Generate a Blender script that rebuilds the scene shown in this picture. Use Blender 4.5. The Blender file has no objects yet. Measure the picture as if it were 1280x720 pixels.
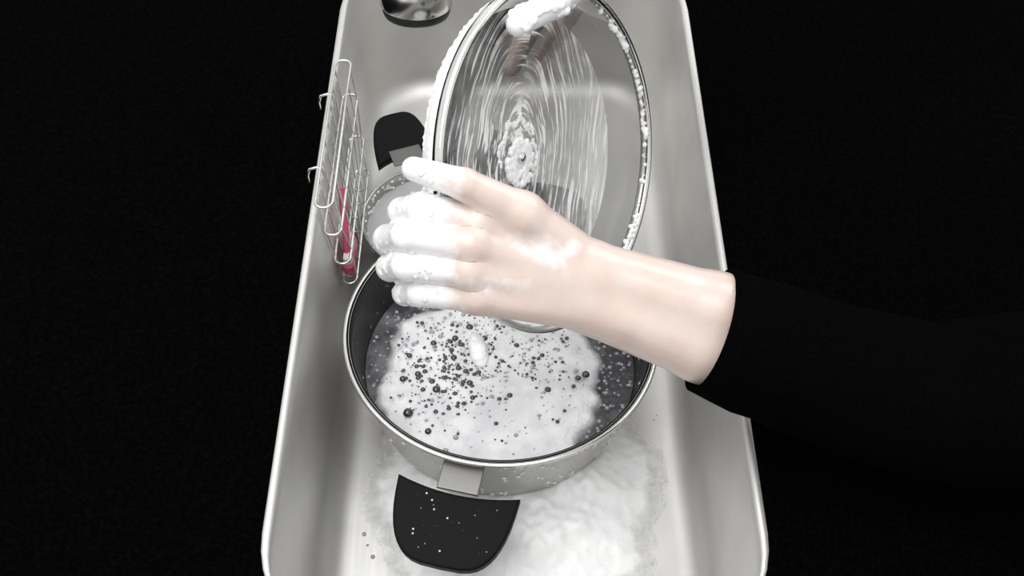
import bpy, bmesh, math, random
import numpy as np
from mathutils import Vector, Matrix, noise
random.seed(7)
sc=bpy.context.scene
try:
    sc.view_settings.view_transform='Standard'
except Exception as e: print(e)

# ---------------------------------------------------------------- helpers
def link(ob,parent=None):
    sc.collection.objects.link(ob)
    if parent: ob.parent=parent
    return ob
def empty(name,loc=(0,0,0)):
    e=bpy.data.objects.new(name,None); e.location=loc; e.empty_display_size=.02
    return link(e)
def mesh_ob(name,verts,faces,mat=None,parent=None,smooth=True):
    me=bpy.data.meshes.new(name); me.from_pydata([tuple(v) for v in verts],[],faces); me.update()
    ob=bpy.data.objects.new(name,me); link(ob,parent)
    if mat: me.materials.append(mat)
    if smooth: me.polygons.foreach_set('use_smooth',[True]*len(me.polygons))
    return ob
def lathe(name,prof,mat,parent=None,n=96,close=False):
    V=[];F=[]
    m=len(prof)
    for i in range(n):
        a=2*math.pi*i/n
        for r,z in prof: V.append((r*math.cos(a),r*math.sin(a),z))
    for i in range(n):
        j=(i+1)%n
        rg=range(m) if close else range(m-1)
        for k in rg:
            k2=(k+1)%m
            F.append((i*m+k,j*m+k,j*m+k2,i*m+k2))
    ob=mesh_ob(name,V,F,mat,parent)
    bm=bmesh.new(); bm.from_mesh(ob.data); bmesh.ops.remove_doubles(bm,verts=bm.verts,dist=1e-5)
    bmesh.ops.recalc_face_normals(bm,faces=bm.faces); bm.to_mesh(ob.data); bm.free()
    return ob
def tube(name,pts,r,mat,parent=None,cyclic=False,res=6):
    cu=bpy.data.curves.new(name,'CURVE'); cu.dimensions='3D'; cu.bevel_depth=r; cu.bevel_resolution=res//2; cu.use_fill_caps=True
    for P in pts:
        sp=cu.splines.new('POLY'); sp.points.add(len(P)-1)
        for p,q in zip(sp.points,P): p.co=(*q,1)
        sp.use_cyclic_u=cyclic
    ob=bpy.data.objects.new(name,cu); link(ob,parent); cu.materials.append(mat)
    return ob
def nodes(name):
    m=bpy.data.materials.new(name); m.use_nodes=True
    return m,m.node_tree.nodes,m.node_tree.links,m.node_tree.nodes['Principled BSDF']
def simple(name,col,rough=.5,metal=0,spec=.5,sss=0,coat=0):
    m,N,L,b=nodes(name)
    b.inputs['Base Color'].default_value=(*col,1); b.inputs['Roughness'].default_value=rough
    b.inputs['Metallic'].default_value=metal; b.inputs['Specular IOR Level'].default_value=spec
    b.inputs['Coat Weight'].default_value=coat
    return m
def texco(N,L,scale=(1,1,1),kind='Object'):
    t=N.new('ShaderNodeTexCoord'); mp=N.new('ShaderNodeMapping'); mp.inputs['Scale'].default_value=scale
    L.new(t.outputs[kind],mp.inputs['Vector']); return mp.outputs['Vector']
def noi(N,L,vec,scale,detail=4,rough=.5,dist=0):
    n=N.new('ShaderNodeTexNoise'); n.inputs['Scale'].default_value=scale; n.inputs['Detail'].default_value=detail
    n.inputs['Roughness'].default_value=rough; n.inputs['Distortion'].default_value=dist
    L.new(vec,n.inputs['Vector']); return n.outputs['Fac']
def ramp(N,L,fac,stops):
    r=N.new('ShaderNodeValToRGB'); e=r.color_ramp.elements
    while len(e)<len(stops): e.new(.5)
    for el,(p,c) in zip(e,stops):
        el.position=p; el.color=(c,c,c,1) if isinstance(c,(int,float)) else (*c,1)
    L.new(fac,r.inputs['Fac']); return r.outputs['Color']
def math_(N,L,op,a,b=None,clamp=False):
    n=N.new('ShaderNodeMath'); n.operation=op; n.use_clamp=clamp
    for i,x in enumerate((a,b)):
        if x is None: continue
        if isinstance(x,(int,float)): n.inputs[i].default_value=x
        else: L.new(x,n.inputs[i])
    return n.outputs[0]
def bump(N,L,h,b,strength=.3,dist=.002):
    n=N.new('ShaderNodeBump'); n.inputs['Strength'].default_value=strength; n.inputs['Distance'].default_value=dist
    L.new(h,n.inputs['Height']); L.new(n.outputs['Normal'],b.inputs['Normal']); return n

# ---------------------------------------------------------------- materials
def steel(name,col=.62,rough=.33,scale=(2,40,2),met=1.0):
    m,N,L,b=nodes(name); b.inputs['Metallic'].default_value=met
    v=texco(N,L,scale); f=noi(N,L,v,8,5,.6)
    v2=texco(N,L); f2=noi(N,L,v2,9,3,.5)
    L.new(ramp(N,L,f2,[(.3,(col*.87,col*.862,col*.84)),(.7,(col*1.08,col*1.07,col*1.045))]),b.inputs['Base Color'])
    mr=N.new('ShaderNodeMapRange'); mr.inputs['To Min'].default_value=rough-.07; mr.inputs['To Max'].default_value=rough+.1
    L.new(f,mr.inputs['Value']); L.new(mr.outputs['Result'],b.inputs['Roughness'])
    bump(N,L,f,b,.08,.0006)
    return m
M_sink=steel('sink_steel',.66,.48,(40,2,2),.85)
M_steel=steel('polished_steel',.75,.16)
M_alu=steel('pot_aluminium',.45,.36,(3,3,60))
M_brk=steel('bracket_steel',.24,.5)
M_wire=simple('chromed_wire',(.75,.75,.73),.25,1)
M_chrome=simple('chrome',(.85,.85,.85),.08,1)
M_black=simple('black_bakelite',(.004,.004,.005),.55,0,.10)
M_rubber=simple('black_rubber',(.012,.012,.012),.5)
M_red=simple('pink_plastic',(.62,.08,.17),.4)
M_bristle=simple('bristles',(.8,.75,.72),.8)
def mk_foam(name,hole=.3,lo=.88,hi=.97,film=False):
    m,N,L,b=nodes(name)
    v=texco(N,L)
    vo=N.new('ShaderNodeTexVoronoi'); vo.inputs['Scale'].default_value=330; L.new(v,vo.inputs['Vector'])
    n1=noi(N,L,v,38,3,.6)
    c1=ramp(N,L,n1,[(.35,(lo,lo+.01,lo+.03)),(.6,(hi,hi,hi+.01))])
    L.new(c1,b.inputs['Base Color'])
    b.inputs['Roughness'].default_value=.35
    b.inputs['Subsurface Weight'].default_value=.6; b.inputs['Subsurface Radius'].default_value=(.01,.01,.01); b.inputs['Subsurface Scale'].default_value=.8
    bump(N,L,vo.outputs['Distance'],b,hole,.001)
    if film:   # foam thins out to a translucent film of suds towards its edge
        at=N.new('ShaderNodeAttribute'); at.attribute_name='thick'
        n2=noi(N,L,v,60,4,.6); n3=noi(N,L,v,17,3,.6)
        s=math_(N,L,'ADD',math_(N,L,'MULTIPLY',at.outputs['Fac'],film),math_(N,L,'MULTIPLY',math_(N,L,'SUBTRACT',n2,.5),.30))
        s=math_(N,L,'ADD',s,math_(N,L,'MULTIPLY',math_(N,L,'SUBTRACT',n3,.5),.8))
        s=math_(N,L,'SUBTRACT',s,math_(N,L,'MULTIPLY',vo.outputs['Distance'],.08))
        L.new(ramp(N,L,s,[(.0,0),(.5,1)]),b.inputs['Alpha'])
    return m
M_foam=mk_foam('soap_foam'); M_film=mk_foam('sink_suds_film',film=3.2,hole=.2,lo=.88); M_raft=mk_foam('pot_suds_film',film=6.0,hole=.35,lo=.68,hi=.84)
m,N,L,b=nodes('nonstick_interior'); M_nonstick=m
v=texco(N,L)
vo=N.new('ShaderNodeTexVoronoi'); vo.inputs['Scale'].default_value=90; L.new(v,vo.inputs['Vector'])
L.new(ramp(N,L,vo.outputs['Distance'],[(.10,.22),(.17,.018)]),b.inputs['Base Color']); b.inputs['Roughness'].default_value=.4
m,N,L,b=nodes('soapy_water'); M_water=m
v=texco(N,L)
vo=N.new('ShaderNodeTexVoronoi'); vo.inputs['Scale'].default_value=170; L.new(v,vo.inputs['Vector'])
n1=noi(N,L,v,25,4,.6)
e1=ramp(N,L,vo.outputs['Distance'],[(.12,.5),(.3,0.0)])
e2=ramp(N,L,n1,[(.46,0),(.7,.3)])
e3=math_(N,L,'MULTIPLY',e1,ramp(N,L,noi(N,L,v,60,2,.5),[(.45,0),(.55,1)]))
L.new(ramp(N,L,math_(N,L,'ADD',e3,e2),[(0,(.045,.042,.048)),(.8,(.45,.45,.48))]),b.inputs['Base Color'])
b.inputs['Roughness'].default_value=.2
bump(N,L,vo.outputs['Distance'],b,.3,.001)
m,N,L,b=nodes('dark_stone'); M_stone=m
v=texco(N,L); f=noi(N,L,v,300,3,.6)
L.new(ramp(N,L,f,[(.45,.0005),(.8,.002)]),b.inputs['Base Color']); b.inputs['Roughness'].default_value=.9; b.inputs['Specular IOR Level'].default_value=.01
M_cab=simple('cabinet_wood',(.03,.025,.02),.6)
m,N,L,b=nodes('black_knit'); M_cloth=m
v=texco(N,L); f=noi(N,L,v,500,3,.6)
L.new(ramp(N,L,f,[(.3,.0008),(.8,.002)]),b.inputs['Base Color']); b.inputs['Roughness'].default_value=1; b.inputs['Specular IOR Level'].default_value=.01
bump(N,L,f,b,.3,.001)
m,N,L,b=nodes('skin'); M_skin=m
v=texco(N,L); f=noi(N,L,v,30,4,.55); f2=noi(N,L,v,420,3,.6)
skc=ramp(N,L,f,[(.3,(.585,.465,.415)),(.7,(.655,.55,.50))])
at=N.new('ShaderNodeAttribute'); at.attribute_name='suds'
f3=noi(N,L,v,70,4,.6)
msk=ramp(N,L,math_(N,L,'ADD',at.outputs['Fac'],math_(N,L,'SUBTRACT',f3,.62)),[(.05,0),(.45,.9)])
mix=N.new('ShaderNodeMix'); mix.data_type='RGBA'
L.new(msk,mix.inputs[0]); L.new(skc,mix.inputs[6]); mix.inputs[7].default_value=(.82,.82,.84,1)
L.new(mix.outputs[2],b.inputs['Base Color']); b.inputs['Roughness'].default_value=.3
b.inputs['Coat Weight'].default_value=.3; b.inputs['Coat Roughness'].default_value=.12
b.inputs['Subsurface Weight'].default_value=.2; b.inputs['Subsurface Radius'].default_value=(.02,.009,.006); b.inputs['Subsurface Scale'].default_value=.3
bump(N,L,f2,b,.12,.0008)
M_nail=simple('nail',(.8,.62,.58),.2)
def mk_glass(name,band=False):
    m=bpy.data.materials.new(name); m.use_nodes=True; N=m.node_tree.nodes; L=m.node_tree.links; N.clear()
    out=N.new('ShaderNodeOutputMaterial')
    tr=N.new('ShaderNodeBsdfTransparent'); tr.inputs['Color'].default_value=(.43,.43,.43,1)
    gl=N.new('ShaderNodeBsdfGlossy'); gl.inputs['Roughness'].default_value=.18; gl.inputs['Color'].default_value=(.6,.6,.6,1)
    fr=N.new('ShaderNodeFresnel'); fr.inputs['IOR'].default_value=1.25
    m1=N.new('ShaderNodeMixShader'); L.new(fr.outputs[0],m1.inputs[0]); L.new(tr.outputs[0],m1.inputs[1]); L.new(gl.outputs[0],m1.inputs[2])
    df=N.new('ShaderNodeBsdfDiffuse'); df.inputs['Color'].default_value=(.95,.95,.95,1)
    tl=N.new('ShaderNodeBsdfTranslucent'); tl.inputs['Color'].default_value=(.95,.95,.95,1)
    md=N.new('ShaderNodeMixShader'); md.inputs[0].default_value=.25; L.new(df.outputs[0],md.inputs[1]); L.new(tl.outputs[0],md.inputs[2])
    m2=N.new('ShaderNodeMixShader'); L.new(m1.outputs[0],m2.inputs[1]); L.new(md.outputs[0],m2.inputs[2])
    v=texco(N,L)
    sx=N.new('ShaderNodeSeparateXYZ'); L.new(v,sx.inputs[0])
    if band:
        g=ramp(N,L,math_(N,L,'ADD',math_(N,L,'MULTIPLY',sx.outputs[0],-3.0),math_(N,L,'MULTIPLY',noi(N,L,v,40,4,.6),.5)),[(.1,.12),(.35,.85)])
        L.new(g,m2.inputs[0])
    else:
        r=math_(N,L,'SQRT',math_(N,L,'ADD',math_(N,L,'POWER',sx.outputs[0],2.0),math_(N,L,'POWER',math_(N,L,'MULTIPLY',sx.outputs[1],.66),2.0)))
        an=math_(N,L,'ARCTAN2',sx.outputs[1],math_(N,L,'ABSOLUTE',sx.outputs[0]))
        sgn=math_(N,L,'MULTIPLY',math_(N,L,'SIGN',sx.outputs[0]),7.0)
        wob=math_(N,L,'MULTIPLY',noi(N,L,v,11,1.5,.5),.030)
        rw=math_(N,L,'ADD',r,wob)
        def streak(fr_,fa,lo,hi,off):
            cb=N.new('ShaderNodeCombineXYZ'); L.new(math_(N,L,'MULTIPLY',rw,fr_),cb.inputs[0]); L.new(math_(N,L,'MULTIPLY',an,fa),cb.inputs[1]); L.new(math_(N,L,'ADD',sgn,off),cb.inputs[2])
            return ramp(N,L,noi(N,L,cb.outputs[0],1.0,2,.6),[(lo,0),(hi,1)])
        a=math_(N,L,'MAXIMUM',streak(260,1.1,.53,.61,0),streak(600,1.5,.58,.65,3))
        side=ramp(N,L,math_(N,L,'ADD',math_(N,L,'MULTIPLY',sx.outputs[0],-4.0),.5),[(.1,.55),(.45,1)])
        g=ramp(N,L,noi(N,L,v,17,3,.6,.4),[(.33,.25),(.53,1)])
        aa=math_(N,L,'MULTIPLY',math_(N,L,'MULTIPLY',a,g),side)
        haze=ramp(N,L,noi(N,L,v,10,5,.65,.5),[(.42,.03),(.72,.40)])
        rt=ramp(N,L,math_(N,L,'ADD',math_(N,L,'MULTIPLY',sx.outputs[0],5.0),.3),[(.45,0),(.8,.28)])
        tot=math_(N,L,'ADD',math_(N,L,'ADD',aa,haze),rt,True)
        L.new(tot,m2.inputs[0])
    L.new(m2.outputs[0],out.inputs['Surface'])
    return m
M_glass=mk_glass('soapy_glass'); M_band=mk_glass('sudsy_glass_shoulder',True)
M_bub=simple('dark_bubble',(.035,.035,.04),.06,0,.9)
M_bub2=simple('grey_bubble',(.36,.36,.39),.06,0,.9)

# ---------------------------------------------------------------- sink
def rrect(x0,x1,y0,y1,r,n=10):
    P=[]
    for cx,cy,a0 in ((x1-r,y1-r,0),(x0+r,y1-r,90),(x0+r,y0+r,180),(x1-r,y0+r,270)):
        for i in range(n+1):
            a=math.radians(a0+90*i/n); P.append((cx+r*math.cos(a),cy+r*math.sin(a)))
    return P
X0,X1,Y0,Y1=-.166,.170,-.27,.44
rings=[]
def ring(off,z,rad):
    rings.append([(x,y,z) for x,y in rrect(X0-off,X1+off,Y0-off,Y1+off,rad)])
ring(.007,.1692,.085); ring(.006,.1712,.083); ring(.002,.1716,.075); ring(.0,.168,.07); ring(-.001,.16,.07)
ring(-.003,.05,.066)
fr=.026
for i in range(0,9):
    a=math.pi/2*i/8
    ring(-.004-fr*(1-math.cos(a)),fr*(1-math.sin(a)),max(.066-fr*(1-math.cos(a))*.8,.03))
for s in (.06,.1,.13): ring(-.03-s,-.0005,.008)
V=[p for r in rings for p in r]; n=len(rings[0]); F=[]
for k in range(len(rings)-1):
    for i in range(n):
        j=(i+1)%n; F.append((k*n+i,k*n+j,(k+1)*n+j,(k+1)*n+i))
F.append(tuple((len(rings)-1)*n+i for i in range(n)))
sink=mesh_ob('kitchen_sink',V,F,M_sink)
ct=[];cf=[]
inner=rrect(X0-.005,X1+.005,Y0-.005,Y1+.005,.08); outer=[]
cx,cy=0,(Y0+Y1)/2
for x,y in inner:
    dx,dy=x-cx,y-cy; s=min(2.0/max(abs(dx),1e-6), 1.0/max(abs(dy),1e-6))
    outer.append((cx+dx*s,cy+dy*s))
n=len(inner)
for z in (.169,.13):
    ct+= [(x,y,z) for x,y in inner]; ct+=[(x,y,z) for x,y in outer]
for i in range(n):
    j=(i+1)%n
    cf+= [(i,j,n+j,n+i),(2*n+i,3*n+i,3*n+j,2*n+j),(n+i,n+j,3*n+j,3*n+i),(i,2*n+i,2*n+j,j)]
mesh_ob('countertop',ct,cf,M_stone,smooth=False)
cab=[];cbf=[]
def box(Vs,Fs,x0,x1,y0,y1,z0,z1):
    k=len(Vs); Vs+=[(x,y,z) for z in (z0,z1) for y in (y0,y1) for x in (x0,x1)]
    Fs+=[tuple(k+i for i in f) for f in ((0,2,3,1),(4,5,7,6),(0,1,5,4),(2,6,7,3),(0,4,6,2),(1,3,7,5))]
box(cab,cbf,-1.23,-1.21,-.46,.9,-.72,.13); box(cab,cbf,1.21,1.23,-.46,.9,-.72,.13)
box(cab,cbf,-1.23,1.23,-.48,-.46,-.72,.13); box(cab,cbf,-1.23,1.23,.9,.92,-.72,.13)
mesh_ob('sink_cabinet',cab,cbf,M_cab,smooth=False)
fv=[];ff=[]; box(fv,ff,-2.5,2.5,-2,1.4,-.76,-.72)
mesh_ob('floor',fv,ff,simple('floor_tile',(.35,.33,.31),.5),smooth=False)

# ---------------------------------------------------------------- foam height fields
def foam_patch(name,cx,cy,rx,ry,z0,h,seed,parent=None,mat=None,res=120,edge=.35,clip=None,bumps=.35,ext=1.35,ramp_k=3.2,pw=.55):
    V=[];F=[];idx={};T=[]
    for i in range(res+1):
        for j in range(res+1):
            u=-ext+2*ext*i/res; w=-ext+2*ext*j/res
            x=cx+u*rx; y=cy+w*ry
            a=math.atan2(w,u); rr=math.hypot(u,w)
            R=1+edge*(noise.noise(Vector((math.cos(a)*1.7,math.sin(a)*1.7,seed)))+.4*noise.noise(Vector((math.cos(a)*5,math.sin(a)*5,seed+9)))+.25*noise.noise(Vector((x*90,y*90,seed))))
            t=1-rr/R
            if t<-.03: continue
            if clip and not clip(x,y): continue
            p=Vector((x*38,y*38,seed)); q=Vector((x*140,y*140,seed))
            hh=h*min(1,max(0,t)*ramp_k)**pw*(1+bumps*noise.noise(p)+bumps*.3*noise.noise(q))
            if t<=0: hh=-.0005
            idx[i,j]=len(V); V.append((x,y,z0+hh)); T.append(max(0,t))
    for (i,j),k in idx.items():
        if (i+1,j) in idx and (i,j+1) in idx and (i+1,j+1) in idx:
            F.append((k,idx[i+1,j],idx[i+1,j+1],idx[i,j+1]))
    ob=mesh_ob(name,V,F,mat or M_foam,parent)
    at=ob.data.attributes.new('thick','FLOAT','POINT'); at.data.foreach_set('value',T)
    return ob
def bubbles(name,pts,mat,parent=None,seg=10):
    V=[];F=[]
    for x,y,z,r in pts:
        k=len(V); rows=5
        for a in range(rows):
            ph=math.pi*.5*a/rows
            for s in range(seg):
                t=2*math.pi*s/seg
                V.append((x+r*math.cos(ph)*math.cos(t),y+r*math.cos(ph)*math.sin(t),z+r*.8*math.sin(ph)))
        V.append((x,y,z+r*.8)); top=len(V)-1
        for a in range(rows-1):
            for s in range(seg):
                s2=(s+1)%seg; F.append((k+a*seg+s,k+a*seg+s2,k+(a+1)*seg+s2,k+(a+1)*seg+s))
        for s in range(seg): F.append((k+(rows-1)*seg+s,k+(rows-1)*seg+(s+1)%seg,top))
    return mesh_ob(name,V,F,mat,parent)
_b=bmesh.new(); bmesh.ops.create_icosphere(_b,subdivisions=2,radius=1); _b.verts.index_update()
SV=np.array([v.co[:] for v in _b.verts]); SF=np.array([[v.index for v in f.verts] for f in _b.faces]); _b.free()
def spheres_mesh(name,C,R):
    C=np.asarray(C,float);R=np.asarray(R,float)
    V=(C[:,None,:]+SV[None]*R[:,None,None]).reshape(-1,3)
    Fc=(SF[None]+(np.arange(len(C))*len(SV))[:,None,None]).reshape(-1,3)
    me=bpy.data.meshes.new(name); me.from_pydata(V.tolist(),[],Fc.tolist()); me.update(); return me

# ---------------------------------------------------------------- cooking pot
PX,PY=-.012,.013
pot=empty('cooking_pot',(PX,PY,.0))
H=.100
body=[(0,.0035),(.098,.0035),(.106,.006),(.113,.014),(.1165,.026),(.1225,.055),(.128,.088),(.1300,H-.003),(.1325,H-.001),(.1338,H+.0008),(.1325,H+.0025),(.130,H+.002)]
lathe('pot_body',body,M_alu,pot)
lathe('pot_rim',[(.1335+.0022*math.cos(t),H+.001+.0022*math.sin(t)) for t in [2*math.pi*i/10 for i in range(10)]],M_steel,pot,close=True)
lathe('pot_interior',[(.1315,H+.0022),(.1285,H+.001),(.1265,.088),(.121,.055),(.115,.026),(.111,.014),(.104,.008),(0,.0075)],M_nonstick,pot)
lathe('pot_inner_lip',[(.1318,H+.0026),(.1288,H+.0015),(.1283,H-.003)],M_black,pot)
lathe('soapy_water',[(0,.052),(.08,.052),(.1200,.0520)],M_water,pot)
foam_patch('foam_raft',-.010,-.024,.103,.106,.052,.012,3.3,pot,mat=M_raft,clip=lambda x,y: math.hypot(x,y)<.1225,edge=.13,bumps=.10,res=150,ramp_k=3)
pts=[];pts2=[]
def fz(x,y): return .0637
big=[(-.078,-.062,.0044),(-.060,-.080,.0030),(-.055,-.038,.0038),(-.059,-.030,.0030),(-.049,-.026,.0025),(-.068,-.030,.002),(-.028,.030,.0034),(.075,-.02,.0035),(.068,-.024,.0026),(-.02,-.02,.002)]
for x,y,r in big: pts.append((x,y,fz(x,y)-r*.15,r))
while len(pts)<560:
    k=random.random()
    if k<.4: x,y=random.gauss(-.048,.024),random.gauss(-.026,.024)
    elif k<.8: x,y=random.gauss(-.01,.045),random.gauss(.008,.028)
    else: x,y=random.uniform(-.09,.09),random.uniform(-.08,.07)
    if math.hypot(x+.012,y+.02)>.086: continue
    r=min(.0030,.0005+random.expovariate(1/.00062))
    pts.append((x,y,fz(x,y)-r*.1,r))
bubbles('foam_bubbles',pts,M_bub,pot)
while len(pts2)<420:
    x,y=random.gauss(-.015,.05),random.gauss(-.005,.04)
    if math.hypot(x+.012,y+.02)>.088: continue
    r=min(.0024,.0006+random.expovariate(1/.0005)); pts2.append((x,y,fz(x,y)-r*.2,r))
bubbles('foam_bubbles_grey',pts2,M_bub2,pot)
pts=[]
for i in range(220):
    a=random.uniform(-.9,1.0) if i<160 else random.uniform(2.2,3.8); rr=random.uniform(.085,.118); r=random.uniform(.0008,.0024)
    pts.append((rr*math.cos(a),rr*math.sin(a),.0515,r))
bubbles('water_bubbles',pts,simple('clear_bubble',(.3,.3,.33),.08,0,.9),pot)
pts=[]
for i in range(320):
    a=random.gauss(-.95,.45) if i<250 else random.uniform(-3.1,0); z=random.uniform(.02,.09)
    if noise.noise(Vector((a*4,z*40,2)))<-.05: continue
    R=.1165+.0115*(z-.026)/.062; r=random.choice([.0007,.001,.0016,.0022])
    pts.append((R*math.cos(a),R*math.sin(a),z,r))
bubbles('wall_suds',pts,M_foam,pot,8)

def slab(name,outline,th,mat,parent,bev=.003):
    bm=bmesh.new()
    vs=[bm.verts.new((x,y,0)) for x,y in outline]
    f=bm.faces.new(vs); r=bmesh.ops.extrude_face_region(bm,geom=[f])
    for g in r['geom']:
        if isinstance(g,bmesh.types.BMVert): g.co.z+=th
    bmesh.ops.recalc_face_normals(bm,faces=bm.faces)
    bmesh.ops.bevel(bm,geom=[e for e in bm.edges if abs(e.verts[0].co.z-e.verts[1].co.z)<1e-6],offset=bev,segments=3,affect='EDGES',profile=.5)
    me=bpy.data.meshes.new(name); bm.to_mesh(me); bm.free(); me.materials.append(mat)
    ob=bpy.data.objects.new(name,me); link(ob,parent)
    return ob
def handle_outline(w_in,w_out,d):
    P=[]
    for i in range(13):
        t=-1+2*i/12; P.append((t*w_in/2,.007*t*t-.002))
    m=22
    for i in range(1,m):
        a=math.pi*i/m
        c,s=math.cos(a),math.sin(a)
        x=(abs(c)**.55)*(1 if c>0 else -1); y=-(abs(s)**.78)
        ww=w_in/2+(w_out/2-w_in/2)*min(1,-y*1.1)
        P.append((x*ww,.005+(d+.005)*y))
    return P
az=math.radians(-12.5)
def pot_handle(rot,R,z,parent,w_in=.098,w_out=.092,d=.059,tilt=12,tag='front'):
    g=bpy.data.objects.new('handle_mount_'+tag,None); link(g,parent); g.rotation_euler=(0,0,rot)
    h=slab('handle_grip_'+tag,handle_outline(w_in,w_out,d),.013,M_black,g,.0022)
    h.location=(0,-R,z-.010); h.rotation_euler=(math.radians(tilt),0,0)
    br=slab('handle_bracket_'+tag,[(-.0165,.0),(.0165,.0),(.0165,-.024),(-.0165,-.024)],.003,M_brk,g,.0008)
    br.location=(0,-R+.0205,z+.006); br.rotation_euler=(math.radians(8),0,0)
    return g,h
g,h=pot_handle(az,.1500,.084,pot)
pot_handle(az+math.pi,.1500,.084,pot,tag='rear')
sp=[]
for i in range(26):
    r=random.choice([.0003,.0003,.0005,.0009]); sp.append((random.uniform(-.034,.034),random.uniform(-.048,-.004),.0128,r))
bubbles('suds_specks',sp,M_foam,h,8)
pot.rotation_euler=(math.radians(-3.5),math.radians(1.5),0)
pot.location.z=.006

# ---------------------------------------------------------------- foam on sink floor
foam=foam_patch('sink_foam',-.002,-.085,.136,.138,.0,.026,11.2,mat=M_film,res=200,edge=.16,bumps=.30,clip=lambda x,y: math.hypot(x-PX,y-PY)>.094 and X0+.03<x<X1-.03,ramp_k=1.9,pw=1.0)
pts=[]
for i in range(200):
    x=random.uniform(-.13,.135); y=random.uniform(-.2,.1)
    if math.hypot(x-PX,y-PY)<.12: continue
    if math.hypot(x,y+.09)<.12 or math.hypot(x,y+.09)>.18: continue
    pts.append((x,y,.0,random.choice([.0006,.0008,.0012,.002])))
bubbles('loose_suds',pts,M_bub2,foam)

# ---------------------------------------------------------------- second pan behind
pan=empty('saucepan',(-.083,.194,.001))
lathe('pan_body',[(0,.002),(.052,.002),(.058,.006),(.062,.014),(.0665,.045),(.0685,.0475),(.067,.049),(.0655,.046),(.0605,.014),(.054,.008),(0,.007)],M_alu,pan)
lathe('pan_water',[(0,.034),(.03,.034),(.0640,.034)],simple('cloudy_water',(.42,.42,.42),.2),pan,64)
foam_patch('pan_foam',.01,.0,.05,.055,.033,.008,31,pan,mat=M_film,res=70,edge=.3,clip=lambda x,y: math.hypot(x,y)<.063,ramp_k=2)
pot_handle(math.pi+.34,.0865,.052,pan,w_in=.062,w_out=.058,d=.050,tilt=-22,tag='rear')
pts=[]
for i in range(190):
    a=random.uniform(2.0,4.6); z=random.uniform(.006,.046); r=random.uniform(.0006,.0024)
    R=.0595+.0065*(z-.014)/.031
    pts.append((R*math.cos(a),R*math.sin(a),z,r))
bubbles('pan_suds',pts,M_foam,pan)

# ---------------------------------------------------------------- lid
Lc=Vector((.036,.072,.262))
nrm=Vector((.779,-.427,.458)).normalized()
upv=Vector((0,.731,.682)); cam_dir=Vector((-.0486,-.681,.730)).normalized()
upv=(Matrix.Rotation(math.radians(-5),4,cam_dir)@upv); nrm=(Matrix.Rotation(math.radians(-3),4,cam_dir)@nrm)
upv=(upv-upv.dot(nrm)*nrm).normalized(); side=upv.cross(nrm)
lid=empty('glass_lid')
lid.matrix_world=Matrix.Translation(Lc)@Matrix((side,upv,nrm)).transposed().to_4x4()
lathe('glass_dome',[(0,-.0405),(.02,-.0404),(.045,-.0398),(.07,-.0385),(.09,-.0365),(.105,-.034),(.115,-.0315)],M_glass,lid,128)
lathe('dome_shoulder',[(.115,-.0315),(.1215,-.0285),(.1265,-.023),(.1292,-.016),(.1305,-.006)],M_band,lid,128)
lathe('steel_band',[(.1305,-.008),(.1325,-.0085),(.1345,-.007),(.1355,-.001),(.1345,.0012),(.1320,.0014),(.1300,.000),(.1300,-.001),(.1318,-.001),(.1315,-.006)],M_steel,lid,128,close=True)
lathe('inner_washer',[(0,-.0365),(.006,-.0365),(.0095,-.0372),(.0125,-.039),(.0125,-.0405),(0,-.0405)],M_foam,lid,48)
lathe('screw_head',[(0,-.0338),(.003,-.034),(.0042,-.035),(.0042,-.037),(0,-.037)],M_chrome,lid,24)
lathe('lid_knob',[(0,-.041),(.012,-.041),(.012,-.052),(.018,-.058),(.021,-.064),(.019,-.070),(0,-.073)],M_black,lid,48)

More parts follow.
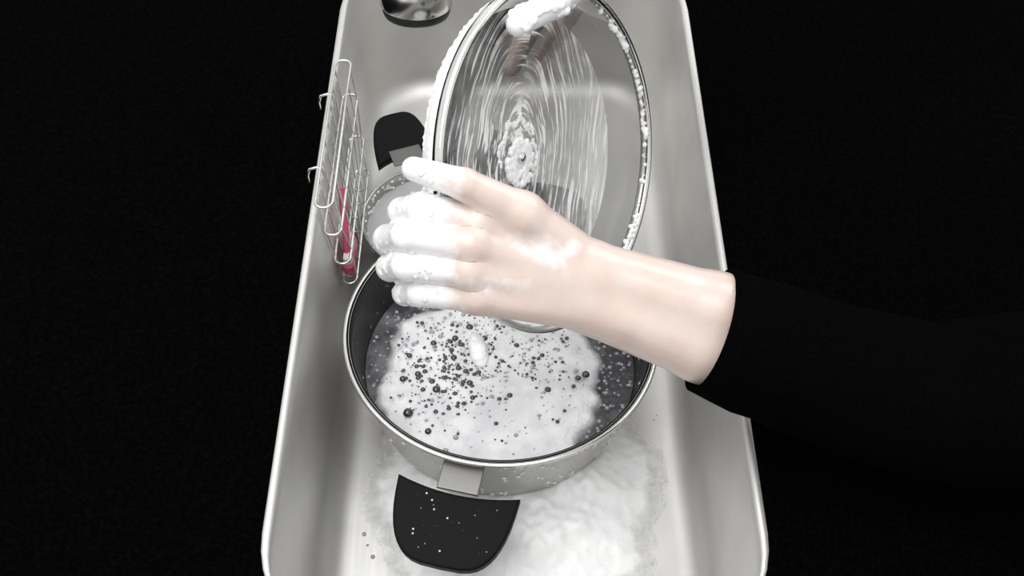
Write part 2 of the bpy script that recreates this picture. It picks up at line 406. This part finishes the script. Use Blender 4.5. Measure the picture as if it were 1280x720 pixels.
# ---------------------------------------------------------------- implicit-surface builder
def seg_sdf(P,a,b,ra,rb):
    a=np.array(a);b=np.array(b);ab=b-a;t=np.clip(((P-a)@ab)/(ab@ab+1e-12),0,1)
    return np.linalg.norm(P-(a+t[:,None]*ab),axis=1)-(ra+(rb-ra)*t)
def smin(d1,d2,k):
    h=np.clip(.5+.5*(d2-d1)/k,0,1); return d2*(1-h)+d1*h-k*h*(1-h)
def organic(name,palm,digits,mat,kp=.9,kd=.25,kj=.7,voxel=.16,parent=None,sudsf=None,iters=7,conv=None,detail=None,sm_it=2):
    C=[];R_=[]
    for s in palm+[q for d in digits for q in d]:
        a,b_,ra,rb=Vector(s[0]),Vector(s[1]),s[2],s[3]; L_=(b_-a).length; n=max(2,int(L_/(.3*min(ra,rb)))+1)
        if L_<.05: C.append(tuple(a)); R_.append(ra); continue
        for i in range(n+1):
            t=i/n; C.append(tuple(a.lerp(b_,t))); R_.append(ra+(rb-ra)*t)
    me=spheres_mesh(name+'_tmp',C,R_)
    ob=bpy.data.objects.new(name+'_tmp',me); sc.collection.objects.link(ob)
    md=ob.modifiers.new('r','REMESH'); md.mode='VOXEL'; md.voxel_size=voxel
    dg=bpy.context.evaluated_depsgraph_get(); ev=ob.evaluated_get(dg); m2=bpy.data.meshes.new_from_object(ev)
    bpy.data.objects.remove(ob)
    P=np.empty(len(m2.vertices)*3); m2.vertices.foreach_get('co',P); P=P.reshape(-1,3)
    def sdf(Q):
        d=None
        for s in palm:
            e=seg_sdf(Q,*s[:4]); d=e if d is None else smin(d,e,kp)
        F=None
        for dd in digits:
            g=None
            for s in dd:
                e=seg_sdf(Q,*s[:4]); g=e if g is None else smin(g,e,kd)
            F=g if F is None else np.minimum(F,g)
        r=d if F is None else (F if d is None else smin(d,F,kj))
        if detail is not None: r=r+detail(Q)
        return r
    for it in range(iters):
        d0=sdf(P); h=.02
        G=np.stack([(sdf(P+np.eye(3)[i]*h)-d0)/h for i in range(3)],1)
        G/=np.maximum(np.linalg.norm(G,axis=1,keepdims=True),.3)
        P=P-G*np.clip(d0,-.3,.3)[:,None]*.8
    suds=None
    if sudsf is not None: suds=sudsf(P)
    Wd=conv(P) if conv else P
    m2.vertices.foreach_set('co',Wd.reshape(-1)); m2.update(); m2.name=name
    m2.materials.clear(); m2.materials.append(mat)
    m2.polygons.foreach_set('use_smooth',[True]*len(m2.polygons))
    if suds is not None:
        at=m2.attributes.new('suds','FLOAT','POINT'); at.data.foreach_set('value',suds.astype(np.float32))
    ob=bpy.data.objects.new(name,m2); link(ob,parent)
    sm=ob.modifiers.new('s','SMOOTH'); sm.factor=.5; sm.iterations=sm_it
    return ob

W0=np.array([.067,-.073,.280]); BX=np.array([1,0,0.]); BY=np.array([0,.809,.588]); BZ=np.array([0,-.588,.809])
def conv(P): 
    P=np.atleast_2d(np.asarray(P,float)); return W0+.01*(P[:,:1]*BX+P[:,1:2]*BY+P[:,2:]*BZ)
def chain(pts,rad): return [(pts[i],pts[i+1],rad[i],rad[i+1]) for i in range(len(pts)-1)]
def crease_fn(lines,tend):
    def f(Q):
        r=np.zeros(len(Q))
        for c,ax,w in lines:
            c=np.array(c);ax=np.array(ax,float);ax/=np.linalg.norm(ax)
            D=Q-c; s=D@ax; q=np.linalg.norm(D-s[:,None]*ax,axis=1)
            r+=.05*np.exp(-(s/.09)**2)*np.exp(-(q/w)**4)
        for c,w,a in tend:
            D=Q-np.array(c); r-=a*np.exp(-(D*D).sum(1)/w**2)
        return r
    return f
person=empty('person_washing_dishes')
iM,mM,rM,pM=(-8.7,5.0,3.4),(-9.3,3.5,4.0),(-9.4,1.8,3.7),(-8.9,.15,3.0)
FG=dict(i=[iM,(-12.4,5.9,4.0),(-13.9,5.8,2.0),(-13.5,5.5,.1)],
        m=[mM,(-13.3,4.1,4.6),(-14.8,4.0,2.2),(-14.3,3.7,-.1)],
        r=[rM,(-13.4,2.25,4.0),(-14.7,2.15,1.7),(-14.1,1.9,-.5)],
        p=[pM,(-12.6,.5,2.9),(-13.8,.45,1.1),(-13.3,.4,-.5)],
        t=[(-6.0,5.6,3.2),(-9.7,7.3,4.8),(-12.9,8.3,4.5)])
FRd=dict(i=[1.06,1.0,.90,.70],m=[1.06,1.03,.93,.72],r=[1.02,1.0,.90,.70],p=[.95,.91,.80,.62],t=[1.32,1.02,.78])
digits=[chain(FG[k],FRd[k]) for k in 'imrpt']
palm=[((-1.4,1.9,.4),iM,1.8,1.10),((-1.2,1.2,.5),mM,1.85,1.12),((-1.0,.5,.4),rM,1.85,1.08),((-.9,-.4,.2),pM,1.85,1.05),
      ((-2.0,2.5,.2),(-6.0,5.4,3.1),1.75,1.5),((-4,2.2,.6),(-8,4.0,2.4),1.4,1.15),
      ((-1.0,1.7,.3),(7.0,-.9,-.4),2.15,2.75),((-1.4,-.2,.1),(6.4,-2.9,-.7),2.15,2.75),
      ((7.0,-.9,-.4),(21.6,-6.4,-1.8),2.75,4.0),((6.4,-2.9,-.7),(21.0,-8.0,-2.0),2.75,4.0)]
cr=[];td=[]
for k in 'imrp':
    p0,p1,p2=[Vector(q) for q in FG[k][:3]]; ax=((p1-p0).normalized()+(p2-p1).normalized())
    for o in (-.28,0,.28): cr.append((tuple(p1+Vector((-.2,0,.6))+ax.normalized()*o),tuple(ax),.7))
    td.append((tuple(p0+Vector((0,0,1.0))),.85,.24))
td.append(((.6,-1.6,2.0),1.1,.22))
p1=Vector(FG['t'][1]); ax=Vector(FG['t'][2])-Vector(FG['t'][0])
for o in (-.3,0,.3): cr.append((tuple(p1+Vector((0,.2,.8))+ax.normalized()*o),tuple(ax),.75))
def suds_left(P):
    f=np.clip((-9.3-P[:,0])/3.4,0,1)
    g=.75*np.exp(-((P[:,0]+4.5)**2/6+(P[:,1]-3.2)**2/1.2))
    w=.5*np.exp(-((P[:,0]+7.5)**2/5+(P[:,1]-.9)**2/.8))
    return np.maximum(np.maximum(f*1.0,g*.6),w*.6)
organic('left_arm_and_hand',palm,digits,M_skin,parent=person,sudsf=suds_left,conv=conv,detail=crease_fn(cr,td),voxel=.13,iters=6,kp=.6)
iM,mM,rM,pM=(-.5,25.6,-10.5),(1.1,26.8,-12),(2.8,27.6,-13),(4.3,28.2,-12.5)
RG=[chain([iM,(-4.1,23.4,-12.6),(-5.7,20.7,-12.6),(-6.7,18.2,-12.2)],[1.05,.95,.88,.72]),
        chain([mM,(-1.2,24.6,-15.0),(-2.8,22.0,-15.4),(-4.3,19.4,-14.8)],[1.0,.95,.88,.70]),
        chain([rM,(2.2,28.6,-17),(1,27.4,-18.6),(.3,25.4,-18)],[.96,.86,.76,.62]),
        chain([pM,(4.4,29.4,-16),(3.2,28.6,-17.8),(2.4,27,-17.6)],[.86,.76,.66,.54]),
        chain([(-1.2,24.0,-6),(-3.7,21.1,-3.9),(-6.3,19.2,-2.6)],[1.4,1.15,.85])]
palm=[((5.4,32.8,-9),iM,1.7,1.1),((5.8,33.3,-9.6),mM,1.7,1.1),((6.3,33.5,-10.2),rM,1.7,1.1),((6.8,33.8,-10.5),pM,1.7,1.0),
      ((5,32.4,-8.6),(-1.2,24.4,-6.2),1.6,1.45),((3,30,-9.5),(0,26.5,-8.5),1.4,1.1),
      ((5.2,33.2,-9),(14,38.5,-10),2.2,2.8),((6.6,33.6,-10.3),(14.5,37.5,-11.8),2.2,2.8),((14.2,38,-11),(28,44,-14),3.3,4.4)]
organic('right_arm_and_hand',palm,RG,M_skin,parent=person,sudsf=lambda P: np.where(P[:,2]>-6.5,.7,.0),conv=conv,iters=5)
def sleeve(name,path,rad,parent):
    V=[];F=[];n=40;path=[Vector(conv(p)[0]) for p in path]
    Q=[];Rr=[]
    for i in range(len(path)-1):
        for k in range(10):
            t=k/10; Q.append(path[i].lerp(path[i+1],t)); Rr.append(rad[i]+(rad[i+1]-rad[i])*t)
    Q.append(path[-1]);Rr.append(rad[-1])
    for s in range(4):
        Q=[Q[0]]+[(Q[i-1]+Q[i]*2+Q[i+1])/4 for i in range(1,len(Q)-1)]+[Q[-1]]
    up=Vector((0,.2,1))
    Ls=[(Q[1]*.02+Q[0]*.98,Rr[0]-.004,0)]+[(q,r,1) for q,r in zip(Q,Rr)]
    for i,(q,r,w) in enumerate(Ls):
        k=max(0,i-1); d=(Q[min(k+1,len(Q)-1)]-Q[max(k-1,0)]).normalized(); a=d.cross(up).normalized(); b_=a.cross(d)
        for j in range(n):
            t=2*math.pi*j/n; rr=r*(1+w*.07*noise.noise(Vector((math.cos(t)*1.5,math.sin(t)*1.5,i*.55))))
            V.append(q+a*rr*math.cos(t)+b_*rr*math.sin(t)*.95)
    m=len(Ls)
    for i in range(m-1):
        for j in range(n): F.append((i*n+j,i*n+(j+1)%n,(i+1)*n+(j+1)%n,(i+1)*n+j))
    F.append(tuple((m-1)*n+j for j in range(n)))
    return mesh_ob(name,V,F,M_cloth,parent)
sleeve('left_sleeve',[(6.7,-2.1,-.5),(21.3,-7.2,-1.9),(34,-6,5),(48,0,16)],[.045,.056,.064,.075],person)
sleeve('right_sleeve',[(14.5,38.2,-11),(28,44,-14),(44,40,-4),(56,34,8)],[.042,.055,.064,.075],person)
def nail(name,c,d,up,w,l):
    c=Vector(conv(c)[0]); d=Vector(conv(d)[0]-W0).normalized(); up=Vector(conv(up)[0]-W0).normalized(); s=d.cross(up).normalized(); up=s.cross(d)
    V=[];F=[]
    for i in range(9):
        for j in range(9):
            u=-1+2*i/8; v=-1+2*j/8
            uu=u*math.sqrt(1-v*v/2); vv=v*math.sqrt(1-u*u/2)
            V.append(c+s*uu*w+d*vv*l-up*(uu*uu*w*.45+ .0006*vv*vv))
    for i in range(8):
        for j in range(8): F.append((i*9+j,(i+1)*9+j,(i+1)*9+j+1,i*9+j+1))
    ob=mesh_ob(name,V,F,M_nail,person); so=ob.modifiers.new('t','SOLIDIFY'); so.thickness=.0006
nail('left_thumbnail',(-12.3,8.4,5.25),(-3.4,1,-.3),(.1,.45,1),.0056,.0072)

def suds_layer(name,chains,n,seed,parent,bias=(0,.2,.7),rmin=.14,rmax=.34,sel=None,thr=-.05,emb=.9,sm_it=12):
    r0=random.Random(seed); segs=[]; tries=0
    while len(segs)<n and tries<n*40:
        tries+=1
        s=r0.choice([q for c in chains for q in c]); t=r0.random()
        a=Vector(s[0]).lerp(Vector(s[1]),t); r=s[2]+(s[3]-s[2])*t
        d=Vector((r0.gauss(0,1),r0.gauss(0,1),r0.gauss(0,1)))+Vector(bias)*1.4; d.normalize()
        p=a+d*r*emb
        if sel and not sel(p): continue
        if noise.noise(p*.9+Vector((seed,0,0)))<thr: continue
        rr=r0.uniform(rmin,rmax); segs.append((tuple(p),(p.x+.01,p.y,p.z),rr,rr))
    return organic(name,segs,[],M_foam,voxel=.06,parent=parent,conv=conv,iters=0,sm_it=sm_it)
suds_layer('foam_on_fingers',[chain(FG[k],FRd[k]) for k in 'imrpt'],900,2,person,bias=(-.4,.2,.6),sel=lambda p: p.x<-11.4,rmin=.16,rmax=.26,thr=-.05,emb=.90,sm_it=20)
segs=[]; r0=random.Random(12)
for (ka,kb) in (('i','m'),('m','r'),('r','p')):
    for i in range(60):
        t=r0.random(); sgi=r0.choice([1,2])
        if sgi==1: t=.6+.4*t
        a=Vector(FG[ka][sgi-1]).lerp(Vector(FG[ka][sgi]),t); b_=Vector(FG[kb][sgi-1]).lerp(Vector(FG[kb][sgi]),t)
        p=a.lerp(b_,r0.uniform(.42,.58))+Vector((r0.gauss(0,.12),0,r0.gauss(0,.15)))
        rr=r0.uniform(.22,.36); segs.append((tuple(p),(p.x+.01,p.y,p.z),rr,rr))
organic('foam_between_fingers',segs,[],M_foam,voxel=.07,parent=person,conv=conv,iters=0,sm_it=14)
suds_layer('foam_on_right_thumb',[RG[4]],300,6,person,bias=(.1,.2,.7),rmin=.2,rmax=.45,thr=-.3)
segs=[]; r0=random.Random(4)
for i in range(14):
    t=i/13; q=.24+.40*math.sin(t*2.4); segs.append(((-9.3+.5*t+r0.gauss(0,.1),-2.4-1.7*t,-.8+r0.gauss(0,.1)),(-9.3+.5*t,-2.45-1.7*t,-.8),q,q))
organic('foam_drip',segs,[],M_foam,parent=person,conv=conv,iters=0,voxel=.08,sm_it=6)

def lid_foam(name,f,n,seed,rmin,rmax,vox=.0007):
    r0=random.Random(seed); C=[];R_=[]
    for i in range(n): C.append(f(r0)); R_.append(r0.uniform(rmin,rmax))
    me=spheres_mesh(name,C,R_); me.materials.append(M_foam)
    ob=bpy.data.objects.new(name,me); link(ob,lid)
    md=ob.modifiers.new('r','REMESH'); md.mode='VOXEL'; md.voxel_size=vox; md.use_smooth_shade=True
    s=ob.modifiers.new('s','SMOOTH'); s.iterations=6
    return ob
def fcen(r0):
    a=r0.uniform(0,6.283); R=r0.uniform(.006,.0165); return (R*math.cos(a),R*1.15*math.sin(a)-.004,-.0378)
lid_foam('washer_foam',fcen,260,1,.0016,.0028)
def farc(r0):
    a=r0.uniform(-.3,3.4); R=.027+r0.gauss(0,.0012)+.002*math.sin(a*9); return (R*.85*math.cos(a),R*1.15*math.sin(a)-.002,-.0402)
lid_foam('washer_foam_arc',farc,300,2,.0007,.0015,.0005)
def frim(r0):
    a=math.radians(r0.uniform(95,265)); z=r0.uniform(-.024,-.007); R=.1288 if z>-.016 else .1252
    return (R*math.cos(a),R*math.sin(a),z)
lid_foam('rim_foam_left',frim,2600,3,.0012,.0021)
def frim2(r0):
    a=math.radians(r0.choice([r0.gauss(55,5),r0.gauss(20,12),r0.gauss(-28,5),r0.uniform(-60,80)])); R=.1285+r0.gauss(0,.0012)
    return (R*math.cos(a),R*math.sin(a),-.002+r0.gauss(0,.001))
lid_foam('rim_foam_right',frim2,200,4,.0008,.0024)

# ---------------------------------------------------------------- wire caddy + brush
cad=empty('wire_sink_caddy')
def rr3(x0,x1,y0,y1,z,r=.0065): return [(x,y,z) for x,y in rrect(x0,x1,y0,y1,r,5)]
tube('caddy_rings',[rr3(-.1645,-.150,.085,.265,.19),rr3(-.163,-.1485,.088,.262,.150),rr3(-.1615,-.1475,.095,.255,.10),rr3(-.160,-.147,.102,.248,.060)],.0012,M_wire,cad,True)
ups=[]
for i in range(8):
    y=.096+.158*i/7; yb=.112+.126*i/7
    ups.append([(-.150,y,.19),(-.1485,y,.150),(-.1475,yb,.10),(-.147,yb,.060),(-.153,yb,.058),(-.160,yb,.060),(-.163,y,.150),(-.1645,y,.19)])
tube('caddy_uprights',ups,.0008,M_wire,cad)
tube('caddy_hooks',[[(-.1635,y,.176),(-.1635,y,.188),(-.168,y,.190),(-.174,y,.188),(-.177,y,.180),(-.177,y,.1705)] for y in (.13,.22)],.0012,M_wire,cad)
brush=empty('scrub_brush')
tube('brush_handle',[[(-.1545,.112,.066),(-.1545,.125,.09),(-.1550,.143,.118),(-.156,.155,.135)]],.0035,M_red,brush)
bh=slab('brush_head',rrect(-.005,.005,-.02,.02,.004,4),.012,M_red,brush,.002); bh.location=(-.1535,.128,.064)
bs=slab('brush_bristles',rrect(-.004,.004,-.017,.017,.003,4),.009,M_bristle,brush,.001); bs.location=(-.1535,.128,.076)

# ---------------------------------------------------------------- faucet
fau=empty('kitchen_faucet')
arc=[(-.07,.49,.1695),(-.07,.49,.36)]
for i in range(1,12):
    a=math.pi*i/14; arc.append((-.07-.012*(i/12),.40+.09*math.cos(a),.36+.09*math.sin(a)))
head0=Vector((-.087,.281,.229)); top=Vector(arc[-1])
arc.append(tuple(top.lerp(head0,.4)))
tube('spout',[arc],.013,M_chrome,fau,res=12)
hd=lathe('spray_head',[(0,.0),(.022,.0),(.029,.002),(.030,.004)],M_rubber,fau,48)
hd2=lathe('spray_head_ring',[(.030,.004),(.031,.007),(.031,.010)],M_rubber,fau,48)
hd3=lathe('spray_head_body',[(.031,.010),(.0325,.012),(.032,.030),(.027,.055),(.018,.085),(.014,.11),(0,.11)],M_steel,fau,48)
dirv=(Vector(arc[-1])-head0).normalized()
for o in (hd,hd2,hd3):
    o.rotation_mode='QUATERNION'; o.rotation_quaternion=dirv.to_track_quat('Z','Y'); o.location=head0
lathe('faucet_base',[(0,.1695),(.03,.1695),(.03,.176),(.02,.185),(.016,.22),(0,.22)],M_chrome,fau,48).location=(-.07,.49,0)

# ---------------------------------------------------------------- lights
def area(name,loc,tgt,size,e,col=(1,1,1)):
    l=bpy.data.lights.new(name,'AREA'); l.size=size; l.energy=e; l.color=col
    o=bpy.data.objects.new(name,l); o.location=loc; o.rotation_euler=(Vector(tgt)-Vector(loc)).to_track_quat('-Z','Y').to_euler(); link(o)
area('ceiling_light',(-.3,-.1,1.9),(0,0,.1),1.6,28)
area('window_light',(1.2,.9,1.4),(0,.1,.1),1.0,10,(.95,.97,1))
w=bpy.data.worlds.new('kitchen_ambient'); sc.world=w; w.use_nodes=True
N=w.node_tree.nodes; L=w.node_tree.links; bg=N['Background']
t=N.new('ShaderNodeTexCoord')
n1=N.new('ShaderNodeTexNoise'); n1.inputs['Scale'].default_value=2.2; L.new(t.outputs['Generated'],n1.inputs['Vector'])
c=ramp(N,L,n1.outputs['Fac'],[(.35,(.55,.55,.55)),(.62,(1,.99,.97))])
L.new(c,bg.inputs['Color']); bg.inputs['Strength'].default_value=1.15

cd=bpy.data.cameras.new('camera'); cd.sensor_width=36; cd.lens=36.56; cd.clip_start=.01
co=bpy.data.objects.new('camera',cd); co.location=(0,-.478,.851); co.rotation_euler=(math.radians(36),0,0); link(co); sc.camera=co
